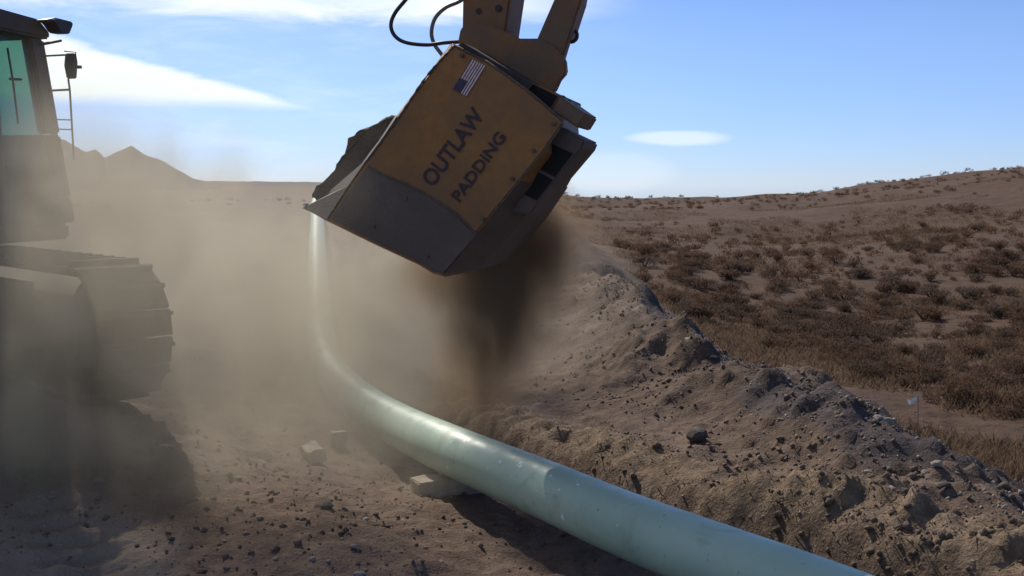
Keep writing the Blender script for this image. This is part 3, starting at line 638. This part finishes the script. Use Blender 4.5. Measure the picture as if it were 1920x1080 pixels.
for r_, i in enumerate(order[:NB]):
    x, y = cand[i]; fo, st_ = BUSH[rng.integers(8)]
    e = bpy.data.objects.new('sagebrush', None); COL.objects.link(e); e.location = (x, y, cz[i]-.03)
    s = size[i]; e.scale = (s*rng.uniform(.85, 1.35), s*rng.uniform(.85, 1.2), s*rng.uniform(.6, .95)); e.rotation_euler = (0, 0, rng.uniform(0, 6.28))
    grey = fo.data.materials[0].name.startswith('sagebrush_grey')
    where = 'beside the survey flag' if math.hypot(x-fb.x, y-fb.y) < 3.2 else 'close behind the spoil berm' if bx[keep][i] < 2.6 else 'near the skyline of the hill' if y > 62 else 'on the middle of the dry hillside' if y > 26 else 'on the near foot of the dry hillside'
    tag(e, ('greyish brown' if grey else 'dark brown')+(' small' if s < .5 else ' spreading')+' sagebrush growing '+where, 'bush', 'sagebrush scattered over the brown hillside')
    for src in (fo, st_):
        c_ = src.copy(); COL.objects.link(c_); c_.parent = e
vs = []; fs = []; nv = 0
protos = [leafcloud(80, .5, .55, .13, 300+i, 6) for i in range(6)]
for i in order[NB:]:
    v_, f_ = protos[rng.integers(6)]; a = rng.uniform(0, 6.28); s = size[i]; v_ = np.array(v_)
    Rm = np.array([[math.cos(a), -math.sin(a), 0], [math.sin(a), math.cos(a), 0], [0, 0, .8]])
    vs.append((v_@Rm.T)*s+np.array([cand[i, 0], cand[i, 1], cz[i]-.03])); fs.append(np.array(f_)+nv); nv += len(v_)
def npmesh(name, V, Q, mt):
    me = bpy.data.meshes.new(name); V = np.asarray(V, np.float32); Q = np.asarray(Q, np.int32); kk = Q.shape[1]
    me.vertices.add(len(V)); me.vertices.foreach_set('co', V.ravel()); me.loops.add(Q.size); me.loops.foreach_set('vertex_index', Q.ravel())
    me.polygons.add(len(Q)); me.polygons.foreach_set('loop_start', (np.arange(len(Q))*kk).astype(np.int32)); me.polygons.foreach_set('loop_total', np.full(len(Q), kk, np.int32))
    me.update(calc_edges=True); o = bpy.data.objects.new(name, me); COL.objects.link(o); me.materials.append(mt); return o
tag(npmesh('distant_sagebrush', np.concatenate(vs), np.concatenate(fs), M['sage']), 'countless small dark bushes dotting the upper brown hillside', 'bushes', None, 'stuff')

def blades(name, xy, hmin, hmax, wd, mt, lean=.5, per=5, spread=.07):
    n = len(xy); xy = np.repeat(xy, per, 0)+rng.normal(0, spread, (n*per, 2)); z = gzs(xy[:, 0], xy[:, 1])
    p = np.column_stack([xy, z-.01]); a = rng.uniform(0, 6.28, len(p)); h = rng.uniform(hmin, hmax, len(p)); l = rng.normal(0, lean, (len(p), 2))*h[:, None]
    t = np.column_stack([np.cos(a), np.sin(a), a*0])*(wd*rng.uniform(.6, 1.4, len(p)))[:, None]; tip = p+np.column_stack([l, h])
    V = np.stack([p-t, p+t, tip], 1).reshape(-1, 3); return npmesh(name, V, np.arange(len(V)).reshape(-1, 3), mt)
gy = 7+rng.random(26000)**1.5*60; gx = gy*rng.uniform(.02, .56, 26000)+.8
gxy = np.column_stack([gx, gy]); hl = terrain(gx[None], gy[None])[1][0]; dg_ = fbm(gx, gy, .3, 3, 91)
gxy = gxy[(hl > .6) & (dg_ > .0)]
tag(blades('dry_grass', gxy, .05, .17, .012, M['drygrass'], .6, 6, .14), 'short dry tan grass between the bushes on the hillside', 'grass', None, 'stuff')
sx = []
for a, b_ in zip(STRAW[:6], STRAW[1:7]):
    L = math.hypot(b_[0]-a[0], b_[1]-a[1]); n = int(L*120); t = rng.random(n)
    sx.append(np.column_stack([a[0]+(b_[0]-a[0])*t, a[1]+(b_[1]-a[1])*t])+rng.normal(0, .2, (n, 2)))
tag(blades('straw_litter', np.concatenate(sx), .012, .04, .005, M['straw'], 1.8, 4, .05), 'pale straw and root litter along the crumbled trench lip', 'straw litter', None, 'stuff')

# ------------------------------------------------------------------ stones and clods
def rockmesh(name, mt, seed, sub=2):
    bm = bmesh.new(); bmesh.ops.create_icosphere(bm, subdivisions=sub, radius=.5); g = Vector((seed*3.1, seed*1.7, seed))
    for v in bm.verts:
        n = mnoise.noise_vector(v.co*1.6+g); v.co += n*.22; v.co += mnoise.noise_vector(v.co*4+g)*.06; v.co.z *= .72
    me = bpy.data.meshes.new(name); bm.to_mesh(me); bm.free(); me.materials.append(mt); return me
RK = [rockmesh('stone', M['stone'] if i % 2 else M['darkstone'], i+1) for i in range(8)]
def stone(x, y, s, i, label, group, sink=.25):
    o = bpy.data.objects.new('stone', RK[i]); COL.objects.link(o); o.location = (x, y, gz(x, y)+s*.36*(1-2*sink))
    o.scale = (s*rng.uniform(.9, 1.3), s, s*rng.uniform(.7, 1)); o.rotation_euler = (0, 0, rng.uniform(0, 6.28)); return tag(o, label, 'stone', group)
q = P(1305, 778, 9.0); stone(q.x, q.y, .2, 0, 'dark brown clod sitting alone on the bare left slope of the spoil berm', None, .15)
q = P(607, 985, 7.0); stone(q.x, q.y, .11, 2, 'dark rounded stone near the lower edge of the big shadow', None)
def scatter(n, fx, fy, smin, smax, label, group, dark=.5):
    for _ in range(n):
            y = fy(); x = fx(y); dk = rng.random() < dark; stone(x, y, smin*(smax/smin)**(rng.random()**2), int(rng.integers(4))*2+(0 if dk else 1), label.replace('small', 'small dark' if dk else 'small pale'), group)
scatter(60, lambda y: rng.normal(2.9, .55), lambda: rng.uniform(6.3, 15), .03, .10, 'small stone lying on the spoil berm', 'stones on the spoil berm', .4)
scatter(60, lambda y: y*rng.uniform(-.5, -.06), lambda: rng.uniform(5.6, 7.8), .02, .06, 'small stone lying on the foreground dirt', 'stones on the foreground dirt', .35)
# gravel and crumbs nobody could count
V0 = np.array([(1, 0, 0), (-1, 0, 0), (0, 1, 0), (0, -1, 0), (0, 0, 1), (0, 0, -1)], float)
F0 = np.array([(0, 2, 4), (2, 1, 4), (1, 3, 4), (3, 0, 4), (2, 0, 5), (1, 2, 5), (3, 1, 5), (0, 3, 5)])
def crumbs(pos, s):
    n = len(pos); V = V0[None]*rng.uniform(.6, 1.3, (n, 6, 1))*rng.uniform(.6, 1.2, (n, 1, 3))
    a = rng.uniform(0, 6.28, n); b_ = rng.uniform(0, 6.28, n); ca, sa, cb, sb = np.cos(a), np.sin(a), np.cos(b_), np.sin(b_); o = np.zeros(n); i1 = o+1
    Rz = np.stack([np.stack([ca, -sa, o], -1), np.stack([sa, ca, o], -1), np.stack([o, o, i1], -1)], 1); Rx = np.stack([np.stack([i1, o, o], -1), np.stack([o, cb, -sb], -1), np.stack([o, sb, cb], -1)], 1)
    V = np.einsum('nij,nkj->nki', Rz@Rx, V)*s[:, None, None]+pos[:, None, :]
    return V.reshape(-1, 3), (F0[None]+np.arange(n)[:, None, None]*6).reshape(-1, 3)
def gravel(name, x, y, smin, smax, mt, label):
    z = gzs(x, y); s = smin*(smax/smin)**(rng.random(len(x))**2.5); V, Q = crumbs(np.column_stack([x, y, z+s*.3]), s)
    tag(npmesh(name, V, Q, mt), label, 'gravel', None, 'stuff')
n = 3000; y = 5.0+rng.random(n)**1.3*15; x = y*rng.uniform(-.5, .5, n); kz = terrain(x[None], y[None])[1][0] < .4
gravel('gravel', x[kz], y[kz], .006, .03, M['soilclod'], 'fine brown crumbs strewn over the bare dirt')
def clods(name, x, y, smin, smax, mt, label):
    z = gzs(x, y); s = smin*(smax/smin)**(rng.random(len(x))**2.2); V, Q = crumbs(np.column_stack([x, y, z+s*.05]), s); tag(npmesh(name, V, Q, mt), label, 'clods', None, 'stuff')
n = 8500; y = 5.8+rng.random(n)**1.5*20; x = 2.35+rng.normal(0, .85, n)-.012*y; kz = fbm(x, y, .9, 3, 89) > -.2
clods('soil_clods', x[kz], y[kz], .006, .044, M['bermclod'], 'angular brown clods covering the spoil berm')
n = 1600; y = 5.4+rng.random(n)*3.4; x = y*rng.uniform(-.5, .1, n); kz = fbm(x, y, .7, 3, 90) > .08
clods('foreground_clods', x[kz], y[kz], .006, .032, M['bermclod'], 'grey brown clods scattered over the foreground dirt')
n = 4200; y = 6+rng.random(n)**1.6*16; x = 2.55+rng.normal(0, .75, n)-.03*y+.25; kz = fbm(x, y, 1.2, 2, 88) > -.1
gravel('pale_gravel', x[kz], y[kz], .005, .022, M['stone'], 'pale grit and pebbles over the spoil berm')

# ------------------------------------------------------------------ dust cloud and falling soil
def hull(name, spheres, voxel=.35):
    bm = bmesh.new()
    for c, r in spheres:
        mtx = Matrix.Translation(c) @ Matrix.Diagonal((*r, 1)); bmesh.ops.create_icosphere(bm, subdivisions=3, radius=1, matrix=mtx)
    me = bpy.data.meshes.new(name); bm.to_mesh(me); bm.free(); o = bpy.data.objects.new(name, me); COL.objects.link(o)
    md = o.modifiers.new('r', 'REMESH'); md.mode = 'VOXEL'; md.voxel_size = voxel
    dg = bpy.context.evaluated_depsgraph_get(); dg.update(); m2 = bpy.data.meshes.new_from_object(o.evaluated_get(dg)); o.modifiers.clear(); o.data = m2; bpy.data.meshes.remove(me); m2.name = name; return o
def volmat(name, color, aniso, blobs, nscale, ndetail, nlo, nhi, stretch=(1, 1, 1)):
    m = bpy.data.materials.new(name); m.use_nodes = True; k = NT(m.node_tree)
    tc = k.n('ShaderNodeTexCoord'); v = tc.outputs['Object']; tot = None
    mp = k.n('ShaderNodeMapping'); mp.inputs['Scale'].default_value = stretch; k.l(v, mp.inputs['Vector'])
    nz = k.noise(mp.outputs[0], nscale, ndetail, .55, .6)
    for c, r, wt in blobs:
        a = k.n('ShaderNodeVectorMath', operation='SUBTRACT'); k.l(v, a.inputs[0]); a.inputs[1].default_value = c
        d = k.n('ShaderNodeVectorMath', operation='DIVIDE'); k.l(a.outputs[0], d.inputs[0]); d.inputs[1].default_value = r
        q = k.n('ShaderNodeVectorMath', operation='DOT_PRODUCT'); k.l(d.outputs[0], q.inputs[0]); k.l(d.outputs[0], q.inputs[1])
        g = k.m('MULTIPLY', k.m('EXPONENT', k.m('MULTIPLY', q.outputs['Value'], -1.6)), wt); tot = g if tot is None else k.m('ADD', tot, g)
    den = k.m('MULTIPLY', tot, k.mr(nz, nlo, nhi, 0.12, 1.5))
    den = k.m('MAXIMUM', k.m('SUBTRACT', den, .004), 0.0)
    pv = k.n('ShaderNodeVolumePrincipled'); pv.inputs['Color'].default_value = (*color, 1); pv.inputs['Anisotropy'].default_value = aniso; k.l(den, pv.inputs['Density'])
    o_ = k.n('ShaderNodeOutputMaterial'); k.l(pv.outputs[0], o_.inputs['Volume']); return m
def blob(px, py, Y, rx, ry, rz, wt): return (P(px, py, Y), Vector((rx, ry, rz)), wt)
DUST = [blob(430, 640, 12.5, 2.9, 3.0, 1.6, .46), blob(310, 530, 15, 2.8, 3.2, 1.05, .26), blob(630, 790, 10.5, 1.2, 1.0, .55, .8), blob(150, 615, 7.1, 1.9, .6, 1.05, 5.0),
        blob(0, 810, 6.8, .8, .7, .4, .8), blob(780, 600, 12.8, 1.7, 1.3, 1.15, 1.2), blob(480, 490, 22, 5.5, 5, 1.5, .09), blob(30, 420, 7.5, 1.2, .6, .95, .6), blob(700, 880, 7.9, .5, .5, .25, .9), blob(660, 610, 10.8, .9, .7, .8, .7)]
dust = hull('dust_cloud', [(c, r*1.75) for c, r, wt in DUST]); dust.data.materials.clear()
dust.data.materials.append(volmat('airborne_dust', (.555, .505, .405), .3, DUST, .95, 6, .42, .58))
tag(dust, 'tan dust cloud billowing between the excavator and the pipe', 'dust', None, 'stuff')
FALL = [blob(950, 470, 8.5, .50, .45, .42, 10), blob(938, 560, 8.5, .42, .38, .48, 8.5), blob(912, 655, 8.6, .34, .33, .42, 5.5), blob(885, 725, 8.8, .38, .35, .28, 3.2), blob(996, 425, 8.4, .24, .45, .34, 8.0), blob(850, 515, 8.6, .46, .38, .28, 3.0)]
fall = hull('falling_soil', [(c, r*1.7) for c, r, wt in FALL], .09); fall.data.materials.clear()
fall.data.materials.append(volmat('falling_soil_dust', (.35, .25, .16), .15, FALL, 3.4, 6, .33, .60, (1, 1, .38)))
tag(fall, 'dark brown curtain of loose soil pouring from the bucket', 'falling soil', None, 'stuff')
n = 1100; t = rng.random(n)**.8; pos = np.array([P(960-90*a+rng.normal(0, 26+14*a), 430+330*a+rng.normal(0, 12), 8.85+rng.normal(0, .2)) for a in t])
V, Q = crumbs(pos, .002+.005*rng.random(n)**5); tag(npmesh('falling_crumbs', V, Q, M['soilclod']), 'crumbs of brown soil dropping below the bucket', 'falling soil', None, 'stuff')
